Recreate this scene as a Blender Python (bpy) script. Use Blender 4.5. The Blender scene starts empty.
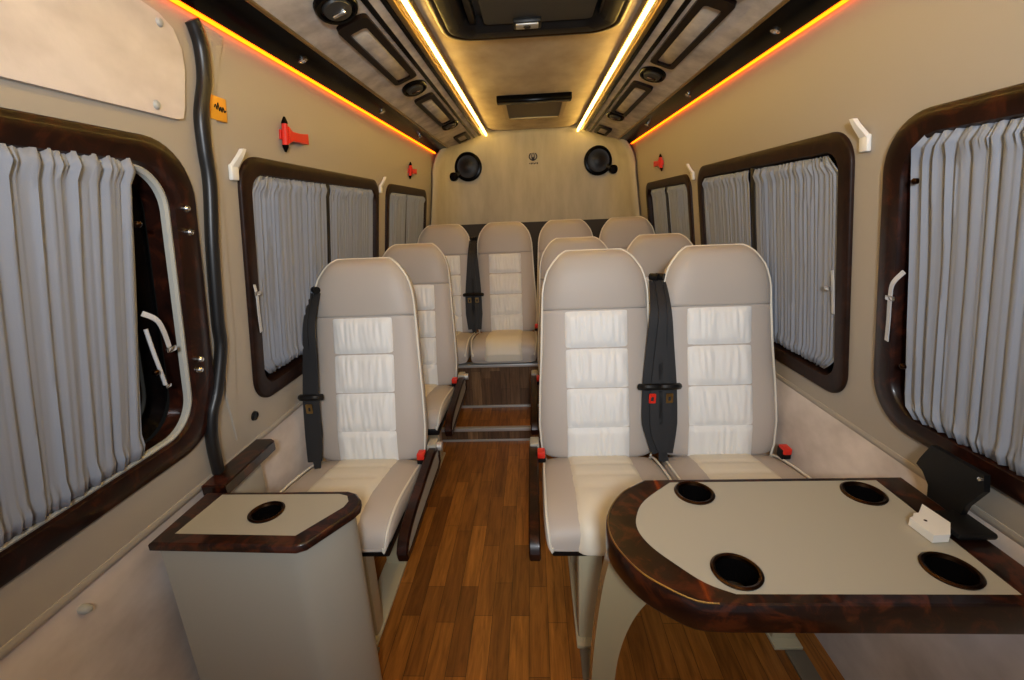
import bpy, bmesh, math, random
from mathutils import Vector, Matrix, noise
random.seed(7)
scene = bpy.context.scene
COL = scene.collection
PI = math.pi

# ------------------------------------------------------------------ materials
def s2l(c):
    return tuple(((v/255)/12.92 if v/255 <= .04045 else (((v/255)+.055)/1.055)**2.4) for v in c)

def new_mat(name):
    m = bpy.data.materials.new(name); m.use_nodes = True
    nt = m.node_tree
    return m, nt, nt.nodes['Principled BSDF']

def coords(nt, scale=(1, 1, 1), rot=(0, 0, 0)):
    g = nt.nodes.new('ShaderNodeNewGeometry')
    mp = nt.nodes.new('ShaderNodeMapping')
    mp.inputs['Scale'].default_value = scale
    mp.inputs['Rotation'].default_value = rot
    nt.links.new(g.outputs['Position'], mp.inputs['Vector'])
    return mp.outputs['Vector']

def noise_node(nt, vec, scale, detail=3, rough=.55, dist=0):
    n = nt.nodes.new('ShaderNodeTexNoise')
    n.inputs['Scale'].default_value = scale
    n.inputs['Detail'].default_value = detail
    n.inputs['Roughness'].default_value = rough
    n.inputs['Distortion'].default_value = dist
    nt.links.new(vec, n.inputs['Vector'])
    return n.outputs['Fac']

def ramp(nt, fac, stops):
    r = nt.nodes.new('ShaderNodeValToRGB')
    e = r.color_ramp.elements
    while len(e) < len(stops): e.new(.5)
    for i, (p, c) in enumerate(stops):
        e[i].position = p; e[i].color = (*s2l(c), 1)
    nt.links.new(fac, r.inputs['Fac'])
    return r.outputs['Color']

def bump(nt, b, fac, strength, dist=.002):
    n = nt.nodes.new('ShaderNodeBump')
    n.inputs['Strength'].default_value = strength
    n.inputs['Distance'].default_value = dist
    nt.links.new(fac, n.inputs['Height'])
    nt.links.new(n.outputs['Normal'], b.inputs['Normal'])

def mat(name, col, rough=.5, metal=0, coat=0, col2=None, nscale=8, nstretch=(1, 1, 1), bscale=0, bstr=.2, spec=.5, lo=.35, hi=.7, bstretch=(1, 1, 1), sheen=0):
    m, nt, b = new_mat(name)
    b.inputs['Base Color'].default_value = (*s2l(col), 1)
    b.inputs['Roughness'].default_value = rough
    b.inputs['Metallic'].default_value = metal
    b.inputs['Coat Weight'].default_value = coat
    b.inputs['Coat Roughness'].default_value = .06
    b.inputs['Specular IOR Level'].default_value = spec
    b.inputs['Sheen Weight'].default_value = sheen
    if col2:
        f = noise_node(nt, coords(nt, nstretch), nscale, 4)
        nt.links.new(ramp(nt, f, [(lo, col), (hi, col2)]), b.inputs['Base Color'])
    if bscale:
        bump(nt, b, noise_node(nt, coords(nt, bstretch), bscale, 3), bstr)
    return m

def emis(name, col, strength):
    m, nt, b = new_mat(name)
    b.inputs['Base Color'].default_value = (*s2l(col), 1)
    b.inputs['Emission Color'].default_value = (*s2l(col), 1)
    b.inputs['Emission Strength'].default_value = strength
    return m

def burl_mat(name, stops, coat=1.0, rough=.22, spec=.4):
    m, nt, b = new_mat(name)
    v = coords(nt, (1, 1, 1))
    f = noise_node(nt, v, 14, 6, .65, 1.6)
    nt.links.new(ramp(nt, f, stops), b.inputs['Base Color'])
    b.inputs['Roughness'].default_value = rough
    b.inputs['Coat Weight'].default_value = coat
    b.inputs['Coat Roughness'].default_value = .05
    b.inputs['Specular IOR Level'].default_value = spec
    return m

def floor_mat(name, rows, tint=1.0, along='y', c1=(198, 130, 56), c2=(136, 84, 35)):
    m, nt, b = new_mat(name)
    g = nt.nodes.new('ShaderNodeNewGeometry')
    sp = nt.nodes.new('ShaderNodeSeparateXYZ'); cb = nt.nodes.new('ShaderNodeCombineXYZ')
    nt.links.new(g.outputs['Position'], sp.inputs[0])
    a = {'y': ('Y', 'X'), 'z': ('Z', 'X')}[along]
    nt.links.new(sp.outputs[a[0]], cb.inputs[0]); nt.links.new(sp.outputs[a[1]], cb.inputs[1])
    br = nt.nodes.new('ShaderNodeTexBrick')
    nt.links.new(cb.outputs[0], br.inputs['Vector'])
    br.inputs['Scale'].default_value = 1
    br.inputs['Brick Width'].default_value = .33
    br.inputs['Row Height'].default_value = rows
    br.inputs['Mortar Size'].default_value = .0007
    br.inputs['Bias'].default_value = 0
    br.offset = .37; br.offset_frequency = 2; br.squash = 1.35; br.squash_frequency = 3
    t = lambda c: tuple(v*tint for v in c)
    br.inputs['Color1'].default_value = (*s2l(t(c1)), 1)
    br.inputs['Color2'].default_value = (*s2l(t(c2)), 1)
    br.inputs['Mortar'].default_value = (*s2l(t((50, 30, 14))), 1)
    gr = noise_node(nt, coords(nt, (60, 5, 12) if along == 'y' else (60, 12, 5)), 1, 5, .65, .6)
    mx = nt.nodes.new('ShaderNodeMix'); mx.data_type = 'RGBA'; mx.blend_type = 'MULTIPLY'
    mx.inputs[0].default_value = 1
    nt.links.new(br.outputs['Color'], mx.inputs[6])
    nt.links.new(ramp(nt, gr, [(.25, (150, 140, 125)), (.7, (255, 250, 240))]), mx.inputs[7])
    nt.links.new(mx.outputs[2], b.inputs['Base Color'])
    b.inputs['Roughness'].default_value = .42
    bump(nt, b, gr, .08)
    return m

M = {
 'wall': mat('beige_vinyl', (166, 159, 148), .55, bscale=350, bstr=.12),
 'suede': mat('cream_suede', (214, 204, 198), .95, col2=(178, 167, 160), nscale=4.5, nstretch=(1, 1, 1.6), bscale=60, bstr=.25, sheen=.3),
 'ceil': mat('ceiling_suede', (216, 202, 178), .95, col2=(176, 155, 130), nscale=4, nstretch=(1.6, 1, 1), bscale=70, bstr=.25, lo=.3, hi=.75),
 'ductsuede': mat('duct_suede', (222, 212, 198), .95, col2=(180, 169, 156), nscale=13, bscale=90, bstr=.3),
 'taupe': mat('taupe_leather', (176, 169, 162), .5, bscale=260, bstr=.18),
 'taupe2': mat('taupe_leather_sides', (182, 174, 167), .5, bscale=260, bstr=.18),
 'cream': mat('cream_leather', (228, 230, 230), .5, bscale=26, bstr=.75, bstretch=(2.2, 1, .32)),
 'creamseat': mat('cream_leather_seat', (220, 214, 198), .48, bscale=26, bstr=.4, bstretch=(2, .4, 1)),
 'piping': mat('white_piping', (222, 218, 206), .5),
 'burl': burl_mat('dark_burl', [(.3, (18, 8, 7)), (.52, (34, 15, 10)), (.66, (60, 27, 15)), (.8, (24, 11, 8))], .12, .3, .2),
 'burlred': burl_mat('reddish_burl', [(.3, (14, 6, 5)), (.5, (28, 11, 7)), (.62, (70, 30, 13)), (.8, (20, 8, 6))], .45, .3, .3),
 'framegrey': burl_mat('window_frame_burl', [(.3, (24, 14, 11)), (.55, (38, 22, 16)), (.75, (52, 31, 22))], coat=.04, rough=.45, spec=.15),
 'blackgloss': mat('black_gloss', (8, 7, 7), .2, spec=.04),
 'black': mat('black_plastic', (17, 17, 18), .4, spec=.25),
 'rubber': mat('black_rubber', (22, 22, 24), .38),
 'darkgrey': mat('dark_grey_plastic', (46, 47, 47), .45, bscale=300, bstr=.1),
 'belt': mat('black_webbing', (26, 27, 31), .65, bscale=500, bstr=.3),
 'chrome': mat('chrome', (215, 215, 215), .15, metal=1),
 'ventframe': mat('dark_vent_frame', (24, 15, 12), .35, spec=.1),
 'strap': mat('pale_strap', (188, 190, 194), .7),
 'alu': mat('aluminium', (205, 205, 203), .35, metal=.6),
 'gold': mat('champagne_trim', (170, 145, 95), .3, metal=1),
 'goldrim': mat('bronze_rim', (58, 40, 26), .3, metal=1),
 'curtain': mat('grey_curtain', (132, 138, 151), .85, bscale=400, bstr=.12, sheen=.15),
 'white': mat('white_plastic', (228, 228, 224), .4),
 'whiteseal': mat('pale_grey_rubber', (168, 170, 166), .5),
 'red': mat('red_plastic', (214, 42, 26), .35),
 'orange': mat('orange_sticker', (226, 160, 40), .5),
 'laminate': mat('beige_laminate', (164, 161, 148), .45, bscale=400, bstr=.05),
 'cabinet': mat('cabinet_beige', (164, 161, 150), .45),
 'beigemetal': mat('beige_painted_metal', (190, 180, 150), .35),
 'railmat': mat('grey_rail', (120, 112, 98), .45),
 'glass': mat('dark_window_glass', (8, 9, 11), .05, spec=.6),
 'backshell': mat('rear_panel_vinyl', (184, 176, 152), .55, col2=(170, 161, 138), nscale=14, nstretch=(1, 1, .25), bscale=200, bstr=.15),
 'darkwall': mat('dark_rear_panel', (52, 46, 38), .7),
 'floor': floor_mat('wood_floor', .062),
 'riser': floor_mat('wood_riser', .062, 1, 'z', (150, 116, 84), (100, 74, 54)),
 'ledwhite': emis('led_warm_white', (255, 208, 108), 32),
 'ledorange': emis('led_orange', (255, 100, 5), 6.5),
}

# ------------------------------------------------------------------ helpers
def link(name, me, m=None, parent=None, smooth=35):
    o = bpy.data.objects.new(name, me); COL.objects.link(o)
    if parent is not None: o.parent = parent
    return o

def finish(bm, m, smooth=35, recalc=True, name='mesh'):
    if recalc: bmesh.ops.recalc_face_normals(bm, faces=bm.faces)
    me = bpy.data.meshes.new(name); bm.to_mesh(me); bm.free()
    if m is not None: me.materials.append(m)
    if smooth:
        me.shade_smooth()
        me.set_sharp_from_angle(angle=math.radians(smooth))
    return me

def obj(name, bm, m, parent=None, smooth=35, recalc=True, fn=None):
    """one mesh object; vertices are given in world space (or the parent's local space if the root sits at a location)"""
    if fn:
        for v in bm.verts: v.co = Vector(fn(*v.co))
    if parent is not None:
        loc = root_loc(parent)
        for v in bm.verts: v.co -= loc
        return link(name, finish(bm, m, smooth, recalc, name), parent=parent)
    c = Vector((0, 0, 0))
    mn = [min(v.co[i] for v in bm.verts) for i in range(3)]; mx = [max(v.co[i] for v in bm.verts) for i in range(3)]
    c = Vector(((mn[0]+mx[0])/2, (mn[1]+mx[1])/2, mn[2]))
    for v in bm.verts: v.co -= c
    o = link(name, finish(bm, m, smooth, recalc, name)); o.location = c
    return o

def root_loc(o):
    l = Vector((0, 0, 0))
    while o is not None: l = l + o.location; o = o.parent
    return l

def tag(o, label, cat, group=None):
    o['label'] = label; o['category'] = cat
    if group: o['group'] = group
    return o

def struct(o):
    o['kind'] = 'structure'; return o

def thing(name, label, cat, loc=(0, 0, 0), group=None):
    o = bpy.data.objects.new(name, None); COL.objects.link(o); o.location = loc
    o.empty_display_size = .05
    return tag(o, label, cat, group)

def box(bm, x0, x1, y0, y1, z0, z1, bev=0, seg=2):
    r = bmesh.ops.create_cube(bm, size=1)
    vs = r['verts']
    for v in vs:
        v.co = Vector(((x0+x1)/2+v.co.x*(x1-x0), (y0+y1)/2+v.co.y*(y1-y0), (z0+z1)/2+v.co.z*(z1-z0)))
    if bev:
        es = list({e for v in vs for e in v.link_edges})
        bmesh.ops.bevel(bm, geom=es, offset=bev, segments=seg, affect='EDGES', profile=.5)
    return bm

def nb(): return bmesh.new()

def loft(bm, rings, closed=True, cap=True):
    """rings: list of lists of points; joined into a skin"""
    R = [[bm.verts.new(p) for p in r] for r in rings]
    n = len(R[0])
    for a, b in zip(R, R[1:]):
        for i in range(n if closed else n-1):
            j = (i+1) % n
            bm.faces.new((a[i], a[j], b[j], b[i]))
    if cap and closed:
        bm.faces.new(R[0][::-1]); bm.faces.new(R[-1])
    return R

def tube(bm, pts, r, n=8, cap=True):
    pts = [Vector(p) for p in pts]
    rings = []
    up = None
    for i, p in enumerate(pts):
        t = (pts[min(i+1, len(pts)-1)]-pts[max(i-1, 0)])
        if t.length < 1e-9: t = Vector((0, 0, 1))
        t.normalize()
        if up is None:
            up = Vector((0, 0, 1)) if abs(t.z) < .9 else Vector((1, 0, 0))
        u = (up-t*up.dot(t)); u.normalize(); up = u
        w = t.cross(u)
        rr = r[i] if isinstance(r, (list, tuple)) else r
        rings.append([p+u*(rr*math.cos(2*PI*k/n))+w*(rr*math.sin(2*PI*k/n)) for k in range(n)])
    loft(bm, rings, True, cap)
    return bm

def lathe(bm, prof, c, axis='z', n=28, cap=False):
    rings = []
    for r, h in prof:
        ring = []
        for k in range(n):
            a = 2*PI*k/n; u, v = r*math.cos(a), r*math.sin(a)
            if axis == 'z': ring.append((c[0]+u, c[1]+v, c[2]+h))
            elif axis == 'y': ring.append((c[0]+u, c[1]+h, c[2]+v))
            else: ring.append((c[0]+h, c[1]+u, c[2]+v))
        rings.append(ring)
    loft(bm, rings, True, cap)
    return bm

def smoothpath(pts, n=6):
    """Catmull-Rom through points"""
    P = [Vector(p) for p in pts]; out = []
    for i in range(len(P)-1):
        p0, p1, p2, p3 = P[max(i-1, 0)], P[i], P[i+1], P[min(i+2, len(P)-1)]
        for k in range(n):
            t = k/n
            out.append(.5*((2*p1)+(p2-p0)*t+(2*p0-5*p1+4*p2-p3)*t*t+(3*p1-p0-3*p2+p3)*t**3))
    out.append(P[-1]); return out

def rrect(a0, a1, b0, b1, r, n=8):
    """rounded rectangle loop, counter-clockwise; r may be a 4-list: (a1b1, a0b1, a0b0, a1b0)"""
    rs = r if isinstance(r, (list, tuple)) else [r]*4
    out = []
    for (ca, cb, st, rr) in ((a1-rs[0], b1-rs[0], 0, rs[0]), (a0+rs[1], b1-rs[1], 90, rs[1]), (a0+rs[2], b0+rs[2], 180, rs[2]), (a1-rs[3], b0+rs[3], 270, rs[3])):
        for k in range(n+1):
            t = math.radians(st+90*k/n); out.append((ca+rr*math.cos(t), cb+rr*math.sin(t)))
    return out

def plate(bm, outer, holes, c0, c1, order='abc'):
    """solid plate with holes: loops in (a, b), extruded from c0 to c1; order says which axes a, b, c are"""
    def pt(a, b, c):
        d = {'a': a, 'b': b, 'c': c}; return Vector((d[order[0]], d[order[1]], d[order[2]]))
    edges = []
    for loop in [outer]+list(holes):
        vs = [bm.verts.new(pt(a, b, c0)) for a, b in loop]
        edges += [bm.edges.new((vs[i], vs[(i+1) % len(vs)])) for i in range(len(vs))]
    r = bmesh.ops.triangle_fill(bm, edges=edges, use_beauty=True, use_dissolve=False)
    faces = [f for f in r['geom'] if isinstance(f, bmesh.types.BMFace)]
    e = bmesh.ops.extrude_face_region(bm, geom=faces)
    d = pt(0, 0, c1)-pt(0, 0, c0)
    for v in e['geom']:
        if isinstance(v, bmesh.types.BMVert): v.co += d
    return bm

# wall-mounted coordinates: (y along the van, z up, off = distance in from the wall face)
def WR(z): return .85-.13*(z-1.05)
def LW(z, side=1):                          # lower, carpeted wall; the door side stands further out
    return .83+.07*(z/.66) if side > 0 else .912
def wm(side):
    def f(y, z, off):
        return (side*(WR(z)-off), y, z)
    return f
# sloping underside of the overhead duct: s from 0 (outer, lower) to 1 (inner, upper), off = distance down from it
DX0, DZ0, DX1, DZ1 = .758, 1.755, .372, 1.8956
_dl = math.hypot(DX1-DX0, DZ1-DZ0); _nx, _nz = -(DZ1-DZ0)/_dl, (DX1-DX0)/_dl
def dm(side):
    def f(x, y, off):
        t = (x-DX0)/(DX1-DX0)
        return (side*(x+_nx*off), y, DZ0+t*(DZ1-DZ0)+_nz*off)
    return f

YB, YF = 3.95, -.55

# ------------------------------------------------------------------ room shell
struct(obj('floor', box(nb(), -.93, .85, YF, 2.40, -.05, 0), M['floor'], smooth=0))
pl = bpy.data.objects.new('floor_platform', None); COL.objects.link(pl); struct(pl); pl.location = (0, 2.40, 0)
obj('step_riser', box(nb(), -.91, .83, 2.40, 2.42, 0, .078), M['riser'], pl, 0)
obj('step_tread', box(nb(), -.91, .83, 2.40, 2.72, .078, .084), M['floor'], pl, 0)
obj('platform_riser', box(nb(), -.91, .83, 2.70, 2.72, .084, .382), M['riser'], pl, 0)
obj('platform_deck', box(nb(), -.91, .85, 2.72, YB, .33, .382), M['floor'], pl, 0)
for nm, y, z, h, d in (('step_foot_strip', 2.392, .0, .012, .012), ('step_edge_strip', 2.392, .066, .02, .03), ('tread_back_strip', 2.685, .084, .014, .016), ('platform_edge_strip', 2.655, .372, .018, .065)):
    obj(nm, box(nb(), -.88, .80, y, y+d, z, z+h, .002), M['alu'], pl)

winL = dict(  # window outlines: y0, y1, z0, z1, outer radius, frame width
  window_1=(-1, .10, 1.070, .765, 1.487, .13, .075),
  window_2=(-1, 1.245, 2.385, .762, 1.486, .085, .05),
  window_3=(-1, 2.515, 3.47, .76, 1.482, .085, .045),
  window_4=(1, .08, 1.148, .745, 1.476, .12, .06),
  window_5=(1, 1.256, 2.36, .732, 1.476, .085, .052),
  window_6=(1, 2.47, 3.40, .745, 1.458, .085, .045))

for side, nm in ((-1, 'wall_left'), (1, 'wall_right')):
    root = bpy.data.objects.new(nm, None); COL.objects.link(root); struct(root)
    holes = []
    for w in winL.values():
        if w[0] == side:
            _, y0, y1, z0, z1, r, fw = w
            i = fw*.5
            holes.append(rrect(y0+i, y1-i, z0+i, z1-i, r-i*.6))
    zs = .645 if side < 0 else .66
    bm = nb(); plate(bm, [(YF, zs), (YB, zs), (YB, 1.79), (YF, 1.79)], holes, 0, -.02)
    obj('upper_panel', bm, M['wall'], root, 0, fn=wm(side))
    bm = nb(); plate(bm, [(YF, -.02), (YB, -.02), (YB, zs+.005), (YF, zs+.005)], [], 0, -.03)
    obj('carpet_panel', bm, M['suede'], root, 0, fn=lambda y, z, o, s=side: (s*(LW(z, s)-o), y, z))

# sill mouldings
for i, side in enumerate((-1, 1)):
    bm = nb()
    dz = -.015 if side < 0 else 0
    prof = [(o, z+dz) for o, z in ((-.004, .655), (.002, .655), (.004, .660), (.004, .667), (.002, .674), (-.004, .676))]
    loft(bm, [[(side*(WR(z)-o), y, z) for o, z in prof] for y in (YF, 2.70)])
    struct(obj('trim_%d' % (i+1), bm, M['wall']))

# ceiling with its hatch opening
HX, HY0, HY1 = .292, .95, 1.86
bm = nb(); plate(bm, [(-.40, YF), (.40, YF), (.40, YB), (-.40, YB)], [rrect(-HX, HX, HY0, HY1, .09)], 1.925, 1.94)
struct(obj('ceiling', bm, M['ceil'], smooth=0))

# concave rear panel
def shell_hw(z):
    if z < 1.56: return WR(z)-.012
    t = (z-1.56)/(1.925-1.56)
    return .36+(WR(1.56)-.012-.36)*max(0, 1-t**2.3)**(1/1.7)
bm = nb(); rings = []
nx = 40
def smin(a): return a
for k in range(34):
    z = 1.19+(1.925-1.19)*k/33
    hw = shell_hw(z); row = []
    for i in range(nx+1):
        u = -1+2*i/nx; u = math.copysign(abs(u)**.8, u)
        x = u*hw
        e = abs(u)
        top = max(0, (z-1.72)/.205)
        rim = max(e**9*.27, (top**3)*.10*(e**3))
        row.append((x, 3.90-rim, z))
    rings.append(row)
loft(bm, rings, closed=False, cap=False)
fs = list(bm.faces)
wb = bpy.data.objects.new('wall_back', None); COL.objects.link(wb); struct(wb); wb.location = (0, 3.9, 0)
o = obj('padded_panel', bm, M['backshell'], wb, 60)
o.modifiers.new('t', 'SOLIDIFY').thickness = .012
obj('lower_panel', box(nb(), -.86, .86, 3.86, 3.90, .382, 1.215), M['darkwall'], wb, 0)
obj('rear_bulkhead', box(nb(), -.92, .92, 3.93, 3.96, .0, 1.95), M['darkwall'], wb, 0)
def emblem(bm):
    # small dark leaf-like mark over a row of tiny characters
    y = 3.884
    for s in (-1, 1):
        tube(bm, smoothpath([(s*.004+.005, y, 1.692), (s*.026+.005, y, 1.708), (s*.03+.005, y, 1.726), (s*.018+.005, y, 1.748)], 4), [.004]*12+[.002], 6)
        tube(bm, smoothpath([(.005, y, 1.692), (s*.011+.005, y, 1.715), (s*.006+.005, y, 1.75)], 4), .003, 6)
    tube(bm, [(.005, y, 1.69), (.005, y, 1.72)], .006, 6)
    for i in range(6):
        x = -.027+.0125*i
        box(bm, x, x+.008, y-.002, y+.004, 1.664 if i % 2 else 1.667, 1.677 if i % 3 else 1.674)
    return bm
obj('emblem', emblem(nb()), M['black'], wb)

# ------------------------------------------------------------------ windows
def ring_loft(bm, loops):
    R = [[bm.verts.new(p) for p in l] for l in loops]
    n = len(R[0])
    for a, b in zip(R, R[1:]):
        for i in range(n):
            j = (i+1) % n; bm.faces.new((a[i], a[j], b[j], b[i]))
for nm, (side, y0, y1, z0, z1, r, fw) in winL.items():
    f = wm(side)
    root = bpy.data.objects.new(nm, None); COL.objects.link(root); struct(root)
    root.location = f((y0+y1)/2, z0, 0)
    kz = {'window_1': .74, 'window_4': .86}.get(nm, 1)
    def L(i, off):
        return [(a, b, off) for a, b in rrect(y0+i, y1-i, z0+i*kz, z1-i*kz, max(r-i*.55, .02), 10)]
    bm = nb()
    ring_loft(bm, [L(0, -.001), L(.0, .006), L(.002, .010), L(.006, .012), L(fw*.5, .013), L(fw*.92, .011), L(fw, .005), L(fw+.003, -.03), L(fw+.006, -.05)])
    obj('window_frame', bm, M['burl'] if nm in ('window_1', 'window_4') else M['framegrey'], root, 40, fn=f)
    if nm in ('window_1',):
        i = fw+.001
        bm = nb(); ring_loft(bm, [L(i-.002, -.004), L(i, .004), L(i+.006, .006), L(i+.012, .002), L(i+.013, -.008)])
        obj('rubber_seal', bm, M['whiteseal'], root, 40, fn=f)
    bm = nb(); plate(bm, rrect(y0+fw*.6, y1-fw*.6, z0+fw*.6, z1-fw*.6, r*.7), [], -.055, -.06)
    obj('glass', bm, M['glass'], root, 0, fn=f)
    ym = {'window_2': 1.790, 'window_3': 2.915, 'window_5': 1.80, 'window_6': 2.90}.get(nm)
    if ym:
        bm = nb(); box(bm, ym-.017, ym+.017, z0+fw*.7, z1-fw*.7, -.055, .006, .004)
        obj('mullion', bm, M['black'], root, fn=f)
    if nm == 'window_1':
        for (y, z) in ((1.028, 1.345), (1.030, 1.293), (1.018, .99), (1.012, .965)):
            bm = nb(); lathe(bm, [(.0001, .024), (.005, .023), (.008, .019), (.008, .012)], (y, z, 0), 'z', 14)
            obj('screw', bm, M['chrome'], root, fn=f)

# ------------------------------------------------------------------ curtains
def curtain(side, y0, y1, z0, z1, pitch, amp, seed, off=.004, lean0=0., lean1=0., pin0=0., pin1=0., corner0=0., corner1=0.):
    rnd = random.Random(seed)
    n = int((y1-y0)/.0042); nz = 26
    # irregular pleats
    ph = [0]; 
    for i in range(n):
        ph.append(ph[-1]+2*PI*((y1-y0)/n)/(pitch*(1+.55*noise.noise(Vector((i*.11, seed*3.1, 0))))))
    bm = nb(); rows = []
    for k in range(nz+1):
        v = k/nz
        z = z0+(z1-z0)*v
        row = []
        for i in range(n+1):
            u = i/n
            pin = pin0*(1-u)**3+pin1*u**3                       # edge drawn in half-way by a tieback or a stretched hem
            bow = (1-(2*v-1)**8)
            cr_ = max(0, (abs(2*v-1)-.84)/.16)**1.5
            yy = y0+(y1-y0)*u+(corner0*(1-u)**6+corner1*u**6)*cr_+(pin0*(1-u)**4-pin1*u**4)*bow+(lean0*(1-u)+lean1*u)*(v-.5)
            a = amp*(.55+.45*noise.noise(Vector((i*.05, seed, 4)))+.35)
            p = ph[i]+.5*noise.noise(Vector((i*.03, v*2.5, seed)))
            o = off+a*(.8*math.sin(p)+.55*math.sin(1.62*p+seed)+.35*math.sin(2.71*p+2*seed)+.5*noise.noise(Vector((i*.018, v*.6, seed*7))))*(.8+.2*math.cos(v*PI*2))
            zz = z
            g = max(0, (v-.94)/.06); h = max(0, (.05-v)/.05)
            if g > 0: o += .006*math.sin(g*PI)+.005*math.sin(p*2.3)*math.sin(g*PI); zz += .0015*math.sin(p*.9+seed)*g
            if h > 0: o += .006*math.sin(h*PI)+.006*math.sin(p*2.2)*math.sin(h*PI*.8); zz += .002*math.sin(p*.8)*h
            row.append((yy, zz, max(o, -.045)))
        rows.append(row)
    loft(bm, rows, closed=False, cap=False)
    return bm
G = 'pleated grey curtains'
def add_curtain(label, side, *a, **k):
    o = obj('curtain', curtain(side, *a, **k), M['curtain'], None, 80, fn=wm(side))
    m = o.modifiers.new('t', 'SOLIDIFY'); m.thickness = .0015
    return tag(o, label, 'curtain', G)
add_curtain('wide grey pleated curtain on the left door window nearest the viewer', -1, .10, .872, .835, 1.437, .034, .0056, 1, lean1=.082, off=.009)
add_curtain('front grey curtain of the middle left window, nearer the black door seal', -1, 1.29, 1.772, .838, 1.437, .021, .0055, 2, pin0=-.012, corner0=.04)
add_curtain('rear grey curtain of the middle left window, right of its black mullion', -1, 1.81, 2.30, .838, 1.437, .021, .005, 3, corner1=-.02)
add_curtain('front grey curtain of the rearmost left window', -1, 2.56, 2.895, .82, 1.435, .024, .005, 4)
add_curtain('rear grey curtain of the rearmost left window, next to the rear panel', -1, 2.94, 3.40, .82, 1.435, .024, .005, 5)
add_curtain('wide grey pleated curtain on the right window beside the big table', 1, .12, 1.063, .799, 1.424, .030, .0056, 6, lean1=.025, corner1=-.035)
add_curtain('front grey curtain of the middle right window, beside the front seat pair', 1, 1.31, 1.778, .80, 1.418, .021, .0055, 7, pin0=-.012, corner0=.045)
add_curtain('rear grey curtain of the middle right window, left of its black mullion', 1, 1.825, 2.29, .80, 1.418, .021, .005, 8, corner1=-.02)
add_curtain('front grey curtain of the rearmost right window', 1, 2.52, 2.875, .81, 1.408, .024, .005, 9)
add_curtain('rear grey curtain of the rearmost right window, next to the rear panel', 1, 2.93, 3.25, .81, 1.408, .024, .005, 10)

# tiebacks
def tieback(label, side, path, clip):
    root = thing('curtain_tieback', label, 'tieback', wm(side)(path[0][0], path[-1][1], .01), 'curtain tiebacks')
    pts = smoothpath([(y, z, o) for y, z, o in path], 6)
    bm = nb(); rows = []
    for i, p in enumerate(pts):
        t = pts[min(i+1, len(pts)-1)]-pts[max(i-1, 0)]; t.normalize()
        w = Vector((t.y, -t.x, 0)); w = w.normalized() if w.length > 1e-6 else Vector((1, 0, 0))
        rows.append([p-w*.0055+Vector((0, 0, -.001)), p+w*.0055+Vector((0, 0, -.001)), p+w*.0055+Vector((0, 0, .001)), p-w*.0055+Vector((0, 0, .001))])
    loft(bm, rows)
    obj('strap', bm, M['strap'], root, fn=wm(side))
    cy, cz = clip
    bm = nb(); box(bm, cy-.012, cy+.012, cz-.006, cz+.006, .018, .026, .002)
    obj('clip', bm, M['chrome'], root, fn=wm(side))
tieback('white looped curtain tieback at the edge of the left door curtain', -1, [(.89, 1.135, .0), (.915, 1.11, .012), (.932, 1.05, .014), (.928, 1.04, .012)], (.928, 1.045))
tieback('white curtain tieback at the front edge of the middle left window', -1, [(1.268, 1.135, .012), (1.262, 1.10, .022), (1.268, 1.05, .02), (1.280, .99, .016)], (1.266, 1.11))
tieback('white curtain tieback at the front edge of the middle right window', 1, [(1.322, 1.11, .010), (1.312, 1.08, .014), (1.310, 1.04, .014), (1.314, .985, .010)], (1.322, 1.06))
tieback('white curtain tieback hanging left of the curtain beside the big table', 1, [(1.064, 1.14, .012), (1.082, 1.11, .022), (1.088, 1.07, .022), (1.094, 1.02, .018), (1.102, .965, .014)], (1.087, 1.075))
tt = thing('hanging_strap', 'white dangling strap crossing the dark gap beside the left door curtain', 'strap', wm(-1)(.9, .97, .0))
bm = nb(); tube(bm, smoothpath([(.893, 1.10, .0), (.897, 1.05, .006), (.905, 1.0, .01), (.915, .965, .008)], 5), .004, 8); obj('strap', bm, M['strap'], tt, fn=wm(-1))
bm = nb(); box(bm, .908, .924, .958, .966, .004, .016, .002); obj('clip', bm, M['chrome'], tt, fn=wm(-1))
for lab, side, y, z in (('upper brass snap button on the left door curtain edge', -1, .893, 1.315), ('lower brass snap button on the left door curtain edge', -1, .885, 1.005),
                        ('upper snap button on the edge of the curtain beside the big table', 1, 1.045, 1.335), ('lower snap button on the edge of the curtain beside the big table', 1, 1.045, .918)):
    bm = nb(); lathe(bm, [(.0001, .0235), (.004, .022), (.0065, .019), (.0065, .012)], (y, z, 0), 'z', 14)
    tag(obj('snap_button', bm, M['goldrim'], fn=wm(side)), lab, 'button', 'curtain snap buttons')

# ------------------------------------------------------------------ left door trim
bm = nb(); loop = [(.05, 1.522), (1.04, 1.531), (1.058, 1.536), (1.066, 1.56), (1.078, 1.637), (1.074, 1.675), (1.055, 1.706), (1.02, 1.722), (.97, 1.728), (.05, 1.732)]
plate(bm, loop, [], 0, .010)
st = obj('trim_3', bm, M['suede'], fn=wm(-1)); struct(st)
for lab, y, z in (('upper round screw cap on the pale suede panel above the left door window', 1.018, 1.705), ('lower round screw cap on the pale suede panel above the left door window', .985, 1.548)):
    bm = nb(); lathe(bm, [(.0001, .016), (.006, .015), (.009, .011), (.009, .006)], (y, z, 0), 'z', 16)
    tag(obj('screw_cap', bm, M['whiteseal'], fn=wm(-1)), lab, 'screw cap', 'screw caps')
bm = nb(); lathe(bm, [(.0001, .02), (.006, .018), (.009, .011), (.009, .0)], (.66, .60, 0), 'z', 16)
tag(obj('screw_cap', bm, M['whiteseal'], fn=lambda y, z, o: (-(LW(z, -1)-o), y, z)), 'round screw cap on the suede panel low on the left beside the side cabinet', 'screw cap', 'screw caps')
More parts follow.
